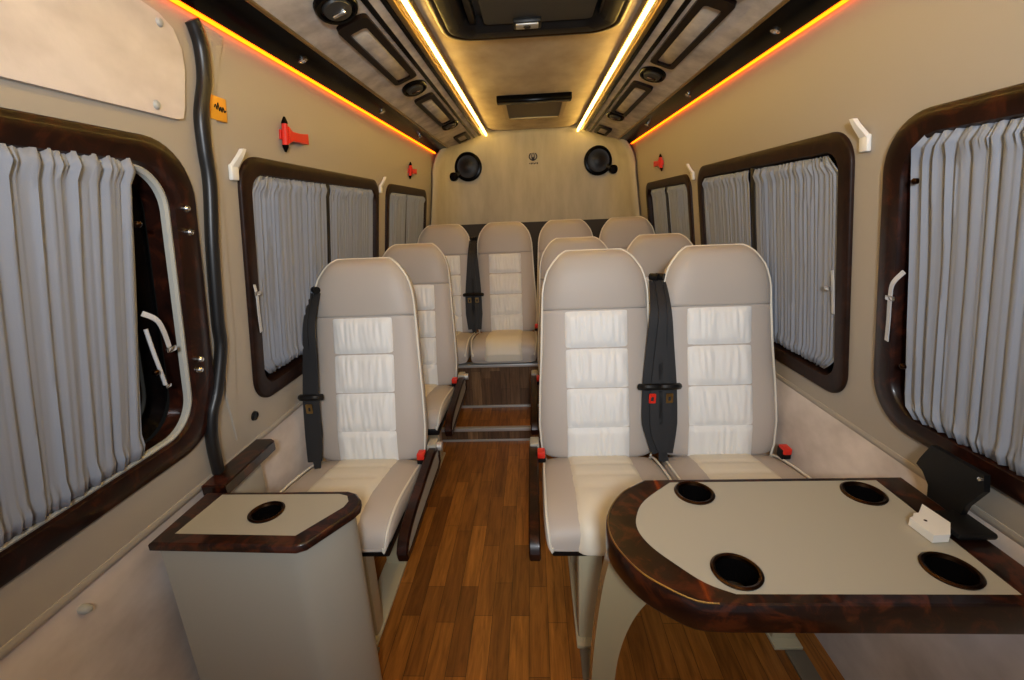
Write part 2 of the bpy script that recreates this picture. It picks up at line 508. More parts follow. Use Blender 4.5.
bm = nb(); plate(bm, [(1.145, .70), (1.17, 1.0), (1.172, 1.45), (1.175, 1.60), (1.225, 1.745), (1.145, 1.752), (1.150, 1.55), (1.135, 1.2), (1.115, .85)], [], 0, .006)
struct(obj('trim_4', bm, M['wall'], fn=wm(-1)))
# black rubber door seal
sp = smoothpath([(1.113, 1.742, .010), (1.120, 1.730, .012), (1.134, 1.692, .012), (1.134, 1.63, .012), (1.112, 1.552, .012), (1.113, 1.478, .012), (1.119, 1.40, .012), (1.106, 1.248, .012), (1.100, 1.072, .012), (1.100, .995, .013), (1.070, .889, .013), (1.042, .832, .013), (1.032, .763, .013), (1.045, .66, .012)], 8)
bm = nb(); tube(bm, sp, .0155, 12)
tag(obj('door_seal', bm, M['rubber'], fn=wm(-1)), 'curving black rubber door seal running down the left wall', 'seal')
bm = nb(); lathe(bm, [(.0001, .006), (.008, .006), (.011, .009), (.014, .008), (.015, .001)], (1.235, .735, 0), 'z', 20)
tag(obj('wall_grommet', bm, M['black'], fn=wm(-1)), 'small round black grommet below the middle left window corner', 'grommet')

# small wall items
def hook(label, side, y, z):
    root = thing('coat_hook', label, 'hook', wm(side)(y, z, 0), 'white coat hooks')
    bm = nb(); box(bm, y-.015, y+.015, z-.028, z+.012, 0, .012, .004); obj('hook_base', bm, M['white'], root, fn=wm(side))
    s = 1
    bm = nb(); rows = []
    for t in range(9):
        u = t/8
        hw = .013*(1-u)+.006*u
        c = y+.022*u**1.3; zz = z+.006+.045*u; oo = .007+.014*math.sin(u*1.6)
        rows.append([(c-hw, zz, oo-.006), (c+hw, zz, oo-.006), (c+hw, zz, oo+.006), (c-hw, zz, oo+.006)])
    loft(bm, rows); obj('hook_arm', bm, M['white'], root, fn=wm(side))
hook('white coat hook on the left wall beside the black door seal', -1, 1.225, 1.445)
hook('white coat hook on the left wall between the middle and rearmost windows', -1, 2.42, 1.455)
hook('white coat hook on the right wall between the two nearest windows', 1, 1.214, 1.440)
hook('white coat hook on the right wall between the middle and rearmost windows', 1, 2.43, 1.45)

def hammer(label, side, y, z, s=1.0):
    root = thing('emergency_hammer', label, 'hammer', wm(side)(y, z-.03, 0), 'red emergency hammers')
    f = wm(side)
    bm = nb(); plate(bm, [(y+.012, z+.024), (y+.035, z+.012), (y+.085, z+.014), (y+.135, z+.020), (y+.138, z-.012), (y+.085, z-.012), (y+.035, z-.014), (y+.012, z-.024)], [], .004, .022)
    obj('handle', bm, M['red'], root, fn=f)
    bm = nb(); tube(bm, [(y, z-.03, .014), (y, z+.03, .014)], .009, 10); obj('head', bm, M['red'], root, fn=f)
    for q in (-1, 1):
        bm = nb(); tube(bm, [(y, z+q*.03, .014), (y, z+q*.036, .014), (y, z+q*.05, .014)], [.010, .009, .003], 10); obj('tip', bm, M['blackgloss'], root, fn=f)
    bm = nb(); box(bm, y-.010, y+.02, z-.014, z+.014, .0, .006, .002); obj('holder', bm, M['red'], root, fn=f)
hammer('red emergency hammer on the left wall above the middle window', -1, 1.478, 1.565)
hammer('red emergency hammer on the left wall above the rearmost window', -1, 2.965, 1.578)
hammer('red emergency hammer on the right wall above the rearmost window', 1, 2.945, 1.553)

st = thing('sticker', 'small square orange sticker with dark scrawl beside the door seal', 'sticker', wm(-1)(1.187, 1.55, 0))
bm = nb(); box(bm, 1.152, 1.212, 1.553, 1.606, 0, .0085, .0008); obj('backing', bm, M['orange'], st, fn=wm(-1))
bm = nb()
tube(bm, smoothpath([(1.166, 1.580, .0088), (1.171, 1.587, .0088), (1.175, 1.577, .0088), (1.180, 1.592, .0088), (1.184, 1.575, .0088), (1.189, 1.584, .0088), (1.193, 1.574, .0088), (1.198, 1.585, .0088), (1.203, 1.575, .0088), (1.208, 1.579, .0088)], 4), .0016, 6)
obj('lettering', bm, M['black'], st, fn=wm(-1))

# ------------------------------------------------------------------ overhead ducts
for side, sn in ((-1, 'left'), (1, 'right')):
    f = dm(side)
    root = thing('overhead_duct', 'long overhead duct with black gloss strip and suede underside above the %s windows' % sn, 'duct', f(.6, YF, 0), 'overhead ducts')
    def strip(name, x0, x1, o0, o1, m, bev=0):
        bm = nb(); box(bm, x1, x0, YF, 3.78, o0, o1, bev); return obj(name, bm, m, root, fn=f)
    strip('gloss_strip', .737, .648, -.03, .004, M['blackgloss'], .002)
    strip('edge_bead', .648, .640, -.03, .008, M['gold'], .002)
    strip('suede_panel', .640, .455, -.03, .000, M['ductsuede'])
    strip('groove', .455, .440, -.03, .003, M['blackgloss'], .001)
    strip('profile', .440, .415, -.03, .0, M['ductsuede'])
    strip('groove', .415, .400, -.03, .003, M['blackgloss'], .001)
    strip('inner_edge', .400, .385, -.03, .004, M['gold'], .002)
    # light strips
    s = thing('led_strip', 'glowing warm white LED strip along the %s side of the ceiling' % sn, 'led strip', (side*.36, YF, 1.9), 'white ceiling LED strips')
    bm = nb(); box(bm, side*.36-.011, side*.36+.011, YF, 3.86, 1.900, 1.93, .002); obj('channel', bm, M['gold'], s)
    bm = nb(); box(bm, side*.36-.0042, side*.36+.0042, YF, 3.86, 1.888, 1.9005, .001); obj('diffuser', bm, M['ledwhite'], s)
    s = thing('led_strip', 'thin glowing orange LED strip below the %s overhead duct' % sn, 'led strip', (side*.75, YF, 1.75), 'orange LED strips')
    bm = nb(); tube(bm, [(side*.7475, YF, 1.7605), (side*.7475, 3.70, 1.7605)], .0048, 8); obj('diffuser', bm, M['ledorange'], s)
    bm = nb(); box(bm, side*.7475-.008, side*.7475+.008, YF, 3.70, 1.766, 1.772); obj('channel', bm, M['gold'], s)
    # vents, nozzles, spots
    order = ['nearest', 'middle', 'rearmost']
    for i, (y0, y1) in enumerate(((1.44, 2.03), (2.32, 2.96), (3.42, 3.70))):
        r = thing('overhead_vent', '%s long framed vent in the %s overhead duct' % (order[i], sn), 'vent', f(.51, y0, 0), 'framed vents in the ducts')
        bm = nb(); plate(bm, rrect(.466, .558, y0, y1, .02, 4), [rrect(.488, .540, y0+.055, y1-.025, .012, 4)], 0, .012); obj('vent_frame', bm, M['ventframe'], r, fn=f)
        bm = nb(); box(bm, .484, .544, y0+.05, y1-.02, 0, .004, .001); obj('vent_panel', bm, M['ductsuede'], r, fn=f)
    ny = [('nearest', 1.35), ('middle', 2.165), ('rearmost', 3.05)]
    for q, y in ny:
        r = thing('air_nozzle', '%s oval dark air nozzle in the %s overhead duct' % (q, sn), 'nozzle', f(.51, y, 0), 'oval air nozzles')
        def oval(pr, m, nme):
            bm = nb(); rings = []
            for rr, h in pr:
                rings.append([(.512+.052*rr*math.cos(2*PI*k/24), y+.078*rr*math.sin(2*PI*k/24), h) for k in range(24)])
            loft(bm, rings); obj(nme, bm, m, r, fn=f)
        oval([(1, 0), (1, .008), (.93, .014), (.8, .014), (.76, .008)], M['blackgloss'], 'bezel')
        oval([(.7, .004), (.62, .016), (.3, .02), (.01, .021)], M['darkgrey'], 'nozzle')
        bm = nb(); box(bm, .495, .53, y-.006, y+.006, .018, .026, .002); obj('vane', bm, M['chrome'] if q == 'nearest' else M['goldrim'], r, fn=f)
    for i, y in enumerate((1.51, 2.26, 3.0, 3.72)):
        q = ['first', 'second', 'third', 'fourth'][i]
        r = thing('reading_spot', '%s small chrome reading spot along the %s black gloss strip' % (q, sn), 'spotlight', f(.695, y, 0), 'small spots on the gloss strips')
        bm = nb(); lathe(bm, [(.013, .0), (.013, .008), (.009, .010), (.007, .006)], (.695, y, 0), 'z', 16); obj('ring', bm, M['chrome'], r, fn=f)
        bm = nb(); lathe(bm, [(.0001, .009), (.005, .008), (.007, .005)], (.695, y, 0), 'z', 12); obj('lens', bm, M['white'], r, fn=f)

# roof hatch
h = thing('roof_hatch', 'dark grey roof hatch with rounded corners set in the ceiling', 'hatch', (0, 1.4, 1.90))
def RL(i, z): return [(a, b, z) for a, b in rrect(-HX+i, HX-i, HY0+i, HY1-i, .09-i*.4, 8)]
bm = nb(); ring_loft(bm, [RL(-.02, 1.926), RL(-.02, 1.915), RL(-.012, 1.910), RL(0, 1.910), RL(.008, 1.915)]); obj('edge_trim', bm, M['goldrim'], h)
bm = nb(); ring_loft(bm, [RL(.006, 1.912), RL(.012, 1.909), RL(.045, 1.914), RL(.06, 1.93), RL(.075, 1.955)]); obj('hatch_frame', bm, M['black'], h)
bm = nb(); plate(bm, [(a, b) for a, b, _ in RL(.05, 0)], [], 1.955, 1.965); obj('hatch_lid', bm, M['darkgrey'], h)
bm = nb(); plate(bm, rrect(-.16, .205, 1.05, 1.775, .02, 5), [], 1.925, 1.955)
obj('hatch_flap', bm, M['darkgrey'], h)
for x in (-.20, .235):
    bm = nb(); box(bm, x-.012, x+.012, 1.1, 1.78, 1.93, 1.955, .004); obj('rib', bm, M['black'], h)
bm = nb(); box(bm, -.062, .034, 1.735, 1.80, 1.912, 1.93, .005); obj('latch', bm, M['black'], h)
bm = nb(); box(bm, -.052, .024, 1.742, 1.785, 1.908, 1.914, .003); obj('latch_plate', bm, M['alu'], h)
bm = nb(); lathe(bm, [(.0001, -.004), (.012, -.003), (.014, .004)], (-.014, 1.763, 1.908), 'z', 16); obj('latch_button', bm, M['black'], h)

# ceiling panel near the back
v = thing('ceiling_vent', 'grey rectangular vent with black near edge in the ceiling above the rear seats', 'vent', (0.01, 3.0, 1.9))
bm = nb(); plate(bm, rrect(-.175, .205, 2.80, 3.36, .012, 3), [rrect(-.150, .180, 2.82, 3.335, .008, 3)], 1.925, 1.905); obj('vent_frame', bm, M['gold'], v)
bm = nb(); box(bm, -.152, .182, 2.82, 3.336, 1.912, 1.925); obj('vent_panel', bm, mat('vent_grey', (120, 108, 90), .6), v)
bm = nb(); box(bm, -.195, .222, 2.76, 2.83, 1.890, 1.925, .004); obj('vent_bar', bm, M['blackgloss'], v)

# speakers on the rear panel
for side, sn in ((-1, 'left'), (1, 'right')):
    x, z = side*.52, 1.665
    r = thing('speaker', 'round black speaker on the %s of the rear panel' % sn, 'speaker', (x, 3.86, z-.1), 'round rear speakers')
    yy = 3.868
    bm = nb(); lathe(bm, [(.112, .0), (.112, -.025), (.104, -.036), (.09, -.038), (.086, -.03)], (x, yy, z), 'y', 32); obj('speaker_ring', bm, M['blackgloss'], r)
    bm = nb(); lathe(bm, [(.0001, -.034), (.03, -.034), (.05, -.026), (.088, -.03)], (x, yy, z), 'y', 32); obj('grille', bm, M['black'], r)
    bm = nb(); lathe(bm, [(.0001, -.045), (.026, -.044), (.034, -.036), (.036, .02)], (x+side*.118, yy-.02, z-.072), 'y', 20); obj('tweeter', bm, M['blackgloss'], r)
    bm = nb(); tube(bm, [(x+side*.07, yy-.012, z-.045), (x+side*.118, yy-.03, z-.072)], .026, 10); obj('tweeter_arm', bm, M['black'], r)

# ------------------------------------------------------------------ seats
TILT = math.radians(12)
H = .775; ZB = .40
HWT = [(0, .200), (.04, .211), (.13, .217), (.25, .213), (.40, .204), (.557, .197), (.62, .194), (.665, .187), (.70, .173), (.725, .157), (.745, .141), (.758, .130), (.767, .121), (.775, .112)]
def interp(T, u):
    if u <= T[0][0]: return T[0][1]
    for (a, fa), (b, fb) in zip(T, T[1:]):
        if u <= b: t = (u-a)/(b-a); return fa+(fb-fa)*t
    return T[-1][1]
def hw(u): return interp(HWT, u)
DFT = [(0, .052), (.12, .066), (.26, .060), (.42, .050), (.54, .052), (.64, .062), (.70, .060), (.75, .05), (.775, .038)]
def df(u): return interp(DFT, u)
def backpt(x, u, t):     # seat-local: u up the backrest, t forward of its mid plane
    return (x, u*math.sin(TILT)-t*math.cos(TILT)+.045, ZB+u*math.cos(TILT)-t*math.sin(TILT)*-1*0 + (-t*math.sin(TILT))*0 + t*0 + u*0)
def topscale(u): return 1 if u < .735 else math.sqrt(max(.0, 1-((u-.735)/.0405)**2))
NE = 3.6
def sect(u, w, f, b, n=48):
    r = []
    for k in range(n):
        a = 2*PI*k/n
        c, s = math.cos(a), math.sin(a)
        x = w*math.copysign(abs(c)**(2/NE), c)
        t = math.copysign(abs(s)**(2/2.6), s)
        r.append(backpt(x, u, t*(f if t > 0 else b)))
    return r
def surf_t(x, u):
    w = hw(u); e = min(abs(x)/w, .999)
    return df(u)*topscale(u)*(1-e**NE)**(1/2.6)
def seat_back(bm):
    us = [.0, .004, .015, .04, .08, .13, .19, .26, .33, .40, .47, .54, .553, .5565]
    rs = []
    for i, u in enumerate(us):
        k = .82 if i == 0 else .92 if i == 1 else .975 if u == .5565 else 1
        rs.append(sect(u, hw(u)*k, df(u)*k, .055*k))
    loft(bm, rs); return bm
def seat_head(bm):
    us = [.557, .560, .570, .59, .62, .65, .68, .70, .72, .735, .748, .758, .766, .771, .774]
    rs = []
    for i, u in enumerate(us):
        k = .975 if i == 0 else 1.0
        s = topscale(u)
        rs.append(sect(u, hw(u)*k*(.86+.14*s), (df(u)+.004)*s*k, .055*s*k))
    loft(bm, rs); return bm
CELLS = [.0, .124, .269, .415, .552]
def seat_insert(bm):
    hwI = .116; nx = 56; rows = []
    us = []
    for a, b in zip(CELLS, CELLS[1:]):
        us += [(a+(b-a)*k/10, k/10, a) for k in range(10)]
    us.append((CELLS[-1], 1.0, CELLS[-2]))
    for u, q, a in us:
        row = []
        for i in range(nx+1):
            e = -1+2*i/nx; x = e*hwI
            p = .014*(1-abs(2*q-1)**4)**.6*(1-abs(e)**8)
            pl = .0030*noise.noise(Vector((x*75+3*u, u*8, a*31)))*(1-abs(2*q-1)**4)*(1-abs(e)**6)
            row.append(backpt(x, u, surf_t(x, u)+p+pl*2-.001-(.006 if i in (0, nx) else 0)))
        rows.append(row)
    loft(bm, rows, closed=False, cap=False); return bm
def seat_piping(bm):
    pts = []
    us = [.0, .04, .08, .13, .19, .26, .33, .40, .47, .54, .58, .62, .65, .68, .70, .72, .735, .748, .758, .766, .771, .774]
    def pp(u, s):
        k = topscale(u); w = hw(u)*(.86+.14*k)
        return backpt(s*w*.985, u, df(u)*k*.42)
    pts = [pp(u, -1) for u in us]+[pp(u, 1) for u in reversed(us)]
    # over the top
    l, r = Vector(pts[len(us)-1]), Vector(pts[len(us)])
    mid = [l.lerp(r, k/6) for k in range(1, 6)]
    tube(bm, pts[:len(us)]+mid+pts[len(us):], .0042, 6); return bm
# cushion: rings along y from back to front
CUS = [(0.02, 0.405, 0.32, 0.2), (0, 0.418, 0.32, 0.207), (-0.06, 0.432, 0.3324, 0.211), (-0.14, 0.446, 0.3489, 0.212), (-0.22, 0.457, 0.3655, 0.212), (-0.29, 0.464, 0.3799, 0.212), (-0.34, 0.465, 0.382, 0.212), (-0.38, 0.459, 0.382, 0.211), (-0.41, 0.446, 0.382, 0.209), (-0.428, 0.428, 0.388, 0.206), (-0.437, 0.405, 0.388, 0.203), (-0.44, 0.38, 0.388, 0.198)]
CUSR = [(0.02, 0.405, 0.312, 0.2), (0, 0.418, 0.312, 0.207), (-0.06, 0.432, 0.3148, 0.211), (-0.14, 0.446, 0.3185, 0.212), (-0.22, 0.457, 0.3223, 0.212), (-0.29, 0.464, 0.3255, 0.212), (-0.34, 0.465, 0.326, 0.212), (-0.38, 0.459, 0.326, 0.211), (-0.41, 0.446, 0.326, 0.209), (-0.428, 0.428, 0.33, 0.206), (-0.437, 0.405, 0.33, 0.203), (-0.44, 0.38, 0.33, 0.198)]
def cus_sect(y, zt, zb, w, n=44):
    r = []; zc = (zt+zb)/2; h = (zt-zb)/2
    for k in range(n):
        a = 2*PI*k/n; c, s = math.cos(a), math.sin(a)
        r.append((w*math.copysign(abs(c)**(2/5.5), c), y, zc+h*math.copysign(abs(s)**(2/4.5), s)))
    return r
def seat_cushion(bm, rear=False):
    loft(bm, [cus_sect(*c) for c in (CUSR if rear else CUS)]); return bm
CPATH = [(0.0, .420), (-.05, .430), (-.10, .440), (-.15, .448), (-.20, .455), (-.26, .461), (-.32, .466), (-.36, .463), (-.395, .454), (-.418, .438), (-.434, .415), (-.444, .390), (-.445, .378)]
def seat_cushion_insert(bm, rear=False):
    path = smoothpath([(0, y, z) for y, z in (CPATH+[(-.445, .345)] if rear else CPATH)], 4)
    rows = []; nx = 20; acc = 0; prev = None
    for i, p in enumerate(path):
        if prev is not None: acc += (p-prev).length
        prev = p
        t = path[min(i+1, len(path)-1)]-path[max(i-1, 0)]; t.normalize()
        nrm = Vector((0, t.z, -t.y)); 
        if nrm.z < 0 and nrm.y > 0: nrm = -nrm
        row = []
        for k in range(nx+1):
            e = -1+2*k/nx
            cell = acc/.09
            q = cell % 1 if acc < .27 else .5+.5*min(1, max(0, (acc-.50)/.05))
            pf = .009*(1-abs(2*q-1)**4)**.6*(1-abs(e)**8)+.002*noise.noise(Vector((e*7, acc*12, 3)))
            x = e*.116
            c = Vector((x, p.y, p.z))+nrm*(pf-(.005 if abs(e) == 1 else 0))
            row.append(c)
        rows.append(row)
    loft(bm, rows, closed=False, cap=False); return bm
def cushion_piping(bm, s):
    pts = []
    for (y, zt, zb, w) in CUS:
        pts.append((s*w*.965, y, zt-.006))
    y, zt, zb, w = CUS[-1]
    pts[-1] = (s*w*.96, y+.001, zt-.004)
    pts.append((s*w*.955, y+.002, zb+.004))
    tube(bm, smoothpath(pts, 3), .004, 6); return bm
def armrest(bm, s, which):
    # board folded down beside the cushion: outline in (y, z)
    x = s*.240
    top = [(.06, .44), (.0, .45), (-.1, .445), (-.22, .432), (-.32, .420), (-.40, .397), (-.43, .365)]
    bot = [(-.425, .342), (-.38, .338), (-.28, .344), (-.12, .350), (.03, .354), (.07, .37)]
    loop = [(v.x, v.y) for v in smoothpath([(a, b, 0) for a, b in top], 4)]+bot
    if which == 'face':
        plate(bm, [(a, b) for a, b in loop], [], x-.012, x+.012, 'cab')
    else:
        pts = [Vector((x, a, b)) for a, b in loop]; pts.append(pts[0])
        rows = []
        for i, p in enumerate(pts):
            j0, j1 = pts[i-1 if i else -2], pts[(i+1) if i < len(pts)-1 else 1]
            t = (j1-j0).normalized(); nn = Vector((0, t.z, -t.y))
            rows.append([p+nn*o+Vector((dx, 0, 0)) for dx, o in ((-.016, -.012), (.016, -.012), (.017, .0), (.013, .006), (-.013, .006), (-.017, .0))])
        loft(bm, rows, True, False)
    return bm
def seat_leg(bm, s, y):
    box(bm, s*.077-.036, s*.077+.036, y-.03, y+.03, 0, .34, .008); return bm
cache = {}
def mesh(key, builder, m, smooth=40):
    if key not in cache:
        bm = builder(nb()); cache[key] = finish(bm, m, smooth, True, key)
    return cache[key]
def part(name, key, builder, m, root, smooth=40):
    return link(name, mesh(key, builder, m, smooth), parent=root)
def buckle_b(bm, s):
    box(bm, s*.212-.016, s*.212+.016, -.05, -.012, .425, .462, .004); return bm
def button_b(bm, s):
    box(bm, s*.212-.014, s*.212+.014, -.056, -.016, .446, .470, .004); return bm
def seat(label, x, y, z, arm=0, buckle=0, legs=True, leg_side=-1, tilt_cushion=0, hinge=False):
    r = thing('passenger_seat', label, 'seat', (x, y, z), 'reclined passenger seats')
    part('backrest', 'backrest', seat_back, M['taupe2'], r, 60)
    part('headrest', 'headrest', seat_head, M['taupe'], r, 60)
    part('back_insert', 'back_insert', seat_insert, M['cream'], r, 60)
    part('piping', 'piping', seat_piping, M['piping'], r, 60)
    q = '' if legs else '_rear'
    part('cushion', 'cushion'+q, lambda b: seat_cushion(b, not legs), M['taupe2'], r, 60)
    part('cushion_insert', 'cushion_insert'+q, lambda b: seat_cushion_insert(b, not legs), M['creamseat'], r, 60)
    for s in (-1, 1): part('cushion_piping', 'cushion_piping%d' % s, lambda b, s=s: cushion_piping(b, s), M['piping'], r)
    if legs: part('seat_pan', 'seat_pan', lambda b: box(b, -.19, .19, -.40, .06, .326, .356, .006), M['black'], r)
    if arm:
        a = part('armrest', 'arm_face%d' % arm, lambda b: armrest(b, arm, 'face'), M['cabinet'], r)
        e = part('wood_edge', 'arm_edge%d' % arm, lambda b: armrest(b, arm, 'edge'), M['burl'], a)
        part('armrest_hinge', 'arm_hinge%d' % arm, lambda b: box(b, arm*.236-.018, arm*.236+.018, .02, .08, .40, .465, .006), M['cabinet'], r)
        if hinge: part('hinge_bracket', 'hinge%d' % arm, lambda b: tube(b, [(arm*.25, .05, .445), (arm*.272, .05, .445)], .017, 14), M['alu'], r)
    if buckle:
        b_ = part('buckle', 'buckle%d' % buckle, lambda b: buckle_b(b, buckle), M['black'], r)
        part('release_button', 'button%d' % buckle, lambda b: button_b(b, buckle), M['red'], b_)
    if legs:
        part('leg', 'legf%d' % leg_side, lambda b: seat_leg(b, leg_side, -.36), M['beigemetal'], r)
        part('leg', 'legr%d' % leg_side, lambda b: seat_leg(b, leg_side, -.05), M['beigemetal'], r)
        part('foot_plate', 'foot%d' % leg_side, lambda b: box(b, leg_side*.077-.042, leg_side*.077+.042, -.42, .0, 0, .012, .003), M['beigemetal'], r)
    return r
def bp(x, u, t):  # true tilted placement
    return (x, .045+u*math.sin(TILT)-t*math.cos(TILT), ZB+u*math.cos(TILT)+t*math.sin(TILT))
backpt = bp

SX = dict(L=-.660, A=.225, B=.665)
seat('single cream and taupe seat on the left behind the side cabinet', -.660, 1.50, 0, arm=1, buckle=1, leg_side=1, hinge=True)
seat('single cream and taupe seat on the left, second from the front', -.662, 2.26, 0, arm=1, buckle=1, leg_side=1, hinge=True)
seat('aisle seat of the front right pair, behind the big table', .206, 1.50, 0, arm=-1, buckle=-1, leg_side=-1)
seat('window seat of the front right pair, beside the right wall', .645, 1.50, 0, buckle=1, leg_side=1)
seat('aisle seat of the second right pair, mostly hidden by the seat in front', .210, 2.26, .0, arm=-1, buckle=-1, leg_side=-1)
seat('window seat of the second right pair, only its headrest in view', .650, 2.26, .0, buckle=1, leg_side=1)
RZ = .075
for lab, x, bk in (('leftmost seat of the rear bench row, against the left wall', -.645, 0), ('rear row seat second from the left, fully in view at the aisle end', -.215, 1),
                   ('rear row seat third from the left, behind the right-hand aisle seats', .215, 0), ('rightmost seat of the rear row, against the right wall', .640, 0)):
    seat(lab, x, 3.08, RZ, buckle=bk, legs=False)

# seat belts
def ribbon(bm, pts, w, th=.0018, n=6):
    pts = smoothpath(pts, n); rows = []
    ws = w if isinstance(w, (list, tuple)) else None
    for i, p in enumerate(pts):
        t = pts[min(i+1, len(pts)-1)]-pts[max(i-1, 0)]; t.normalize()
        s = Vector((1, 0, 0)); s = (s-t*s.dot(t)).normalized(); nn = t.cross(s)
        if ws:
            q = i/(len(pts)-1)*(len(ws)-1); a = int(min(q, len(ws)-2)); ww = ws[a]+(ws[a+1]-ws[a])*(q-a)
        else: ww = w
        rows.append([p-s*ww/2-nn*th, p+s*ww/2-nn*th, p+s*ww/2+nn*th, p-s*ww/2+nn*th])
    loft(bm, rows); return bm
def belt(label, x, y, z0, dxt, dxm, dxb, tongue_red=False, mirror=1, dy=0.0, group='black seat belts'):
    """hanging belt: anchor at the shoulder, doubled webbing down to the cushion; x is the gap it hangs in"""
    r = thing('seat_belt', label, 'seat belt', (x, y, z0+.43), group)
    def yb(z): return y+.045+(z-.40)*math.tan(TILT)-.075+dy
    zs = [1.045, .95, .82, .68, .55, .445]
    f = [0, .25, .6, 1, .95, .6]
    c = [dxt+(dxm-dxt)*k for k in f[:4]]+[dxm, dxb]
    pts = [(x+c[i], yb(zs[i]), z0+zs[i]) for i in range(6)]
    pts[0] = (pts[0][0], pts[0][1]+.055, pts[0][2])
    bm = nb(); ribbon(bm, pts, [.012, .024, .040, .056, .066, .045]); obj('webbing', bm, M['belt'], r, 40)
    bm = nb(); ribbon(bm, [(p[0]+mirror*.016, p[1]-.008-.004*i, p[2]-.004*i) for i, p in enumerate(pts)], [.010, .018, .030, .042, .046, .02]); obj('webbing', bm, M['belt'], r, 40)
    bm = nb(); ribbon(bm, [(p[0]-mirror*.014, p[1]-.004, p[2]) for p in pts], [.010, .016, .026, .034, .034, .03]); obj('webbing', bm, M['belt'], r, 40)
    bm = nb(); tube(bm, [(x+dxt-.012, pts[0][1]+.01, pts[0][2]+.012), (x+dxt+.012, pts[0][1]-.012, pts[0][2]+.012)], .013, 10); obj('shoulder_guide', bm, M['black'], r)
    kz = z0+.685; yk = yb(.685)-.012
    bm = nb(); tube(bm, smoothpath([(x+dxm-.04, yk+.012, kz-.004), (x+dxm-.02, yk-.006, kz+.002), (x+dxm+.02, yk-.006, kz+.002), (x+dxm+.04, yk+.012, kz-.004)], 5), .0125, 8); obj('belt_keeper', bm, M['black'], r)
    tz = z0+.648; ty = yb(.648)-.022
    bm = nb(); plate(bm, rrect(x+dxm-.012, x+dxm+.012, tz-.018, tz+.018, .003, 3), [rrect(x+dxm-.005, x+dxm+.005, tz-.010, tz+.006, .002, 3)], ty-.002, ty+.002, 'acb')
    obj('tongue', bm, M['red'] if tongue_red == 1 else M['gold'], r)
    return r
belt('black seat belt between the front right pair, hanging on the aisle seat side', .428, 1.50, 0, -.005, -.034, -.006, 1, 1)
belt('black seat belt between the front right pair, hanging on the window seat side', .428, 1.50, 0, .016, .026, .012, 0, -1)
belt('black seat belt hanging at the wall side of the front left single seat', -.856, 1.50, 0, .026, .012, .014, 0, 1, dy=-.03)
belt('black seat belt in the rear row gap, on the left seat side', -.437, 3.08, RZ, -.006, -.03, -.02, 0, 1, dy=-.006)
belt('black seat belt in the rear row gap, on the right seat side', -.437, 3.08, RZ, .01, .022, .015, 0, -1, dy=-.006)

# floor rails
for lab, x, y0 in (('beige seat rail on the floor under the left single seats', -.56, .75), ('beige seat rail on the floor under the right aisle seats', .122, .75), ('grey seat rail on the floor under the right window seats', .735, .75)):
    bm = nb(); box(bm, x-.028, x+.028, y0, 1.075 if x > 0 else 1.075, 0, .010, .003)
    tag(obj('floor_rail', bm, M['railmat']), lab, 'rail', 'floor rails')

# ------------------------------------------------------------------ big table
TZ = .66
t = thing('fold_out_table', 'large beige table with dark burl rim and four cup holders on the right', 'table', (.5, .8, 0))
outer = [(v.x, v.y) for v in smoothpath([(.31, .615, 0), (.247, .621, 0), (.194, .657, 0), (.163, .689, 0), (.140, .731, 0), (.126, .775, 0), (.125, .828, 0), (.143, .885, 0), (.183, .942, 0), (.243, .986, 0)], 4)]+[(.852, .986), (.852, .615)]
inner = [(v.x, v.y) for v in smoothpath([(.318, .639, 0), (.275, .663, 0), (.237, .706, 0), (.202, .755, 0), (.187, .802, 0), (.194, .847, 0), (.225, .903, 0), (.302, .972, 0)], 4)]+[(.784, .972), (.784, .639)]
cups = [(.345, .928), (.720, .920), (.340, .690), (.715, .692)]
cr = .038
circ = lambda c, r, n=28: [(c[0]+r*math.cos(2*PI*k/n), c[1]+r*math.sin(2*PI*k/n)) for k in range(n)]
bm = nb(); plate(bm, inner, [circ(c, cr) for c in cups], TZ-.030, TZ-.001); obj('tabletop', bm, M['laminate'], t, 30)
def offset(loop, d):
    n = len(loop); out = []
    for i in range(n):
        p0, p1, p2 = Vector(loop[i-1]), Vector(loop[i]), Vector(loop[(i+1) % n])
        a = (p1-p0); b = (p2-p1)
        a = a.normalized() if a.length > 1e-9 else b.normalized(); b = b.normalized() if b.length > 1e-9 else a
        na, nbv = Vector((a.y, -a.x)), Vector((b.y, -b.x)); m = na+nbv
        m = m.normalized() if m.length > 1e-6 else na
        k = max(.5, m.dot(na)); q = p1+m*(d/k); out.append((q.x, q.y))
    return out
area = sum(outer[i-1][0]*outer[i][1]-outer[i][0]*outer[i-1][1] for i in range(len(outer)))
sg = 1 if area > 0 else -1
bm = nb(); plate(bm, offset(outer, -sg*.006), [inner], TZ-.004, TZ); 
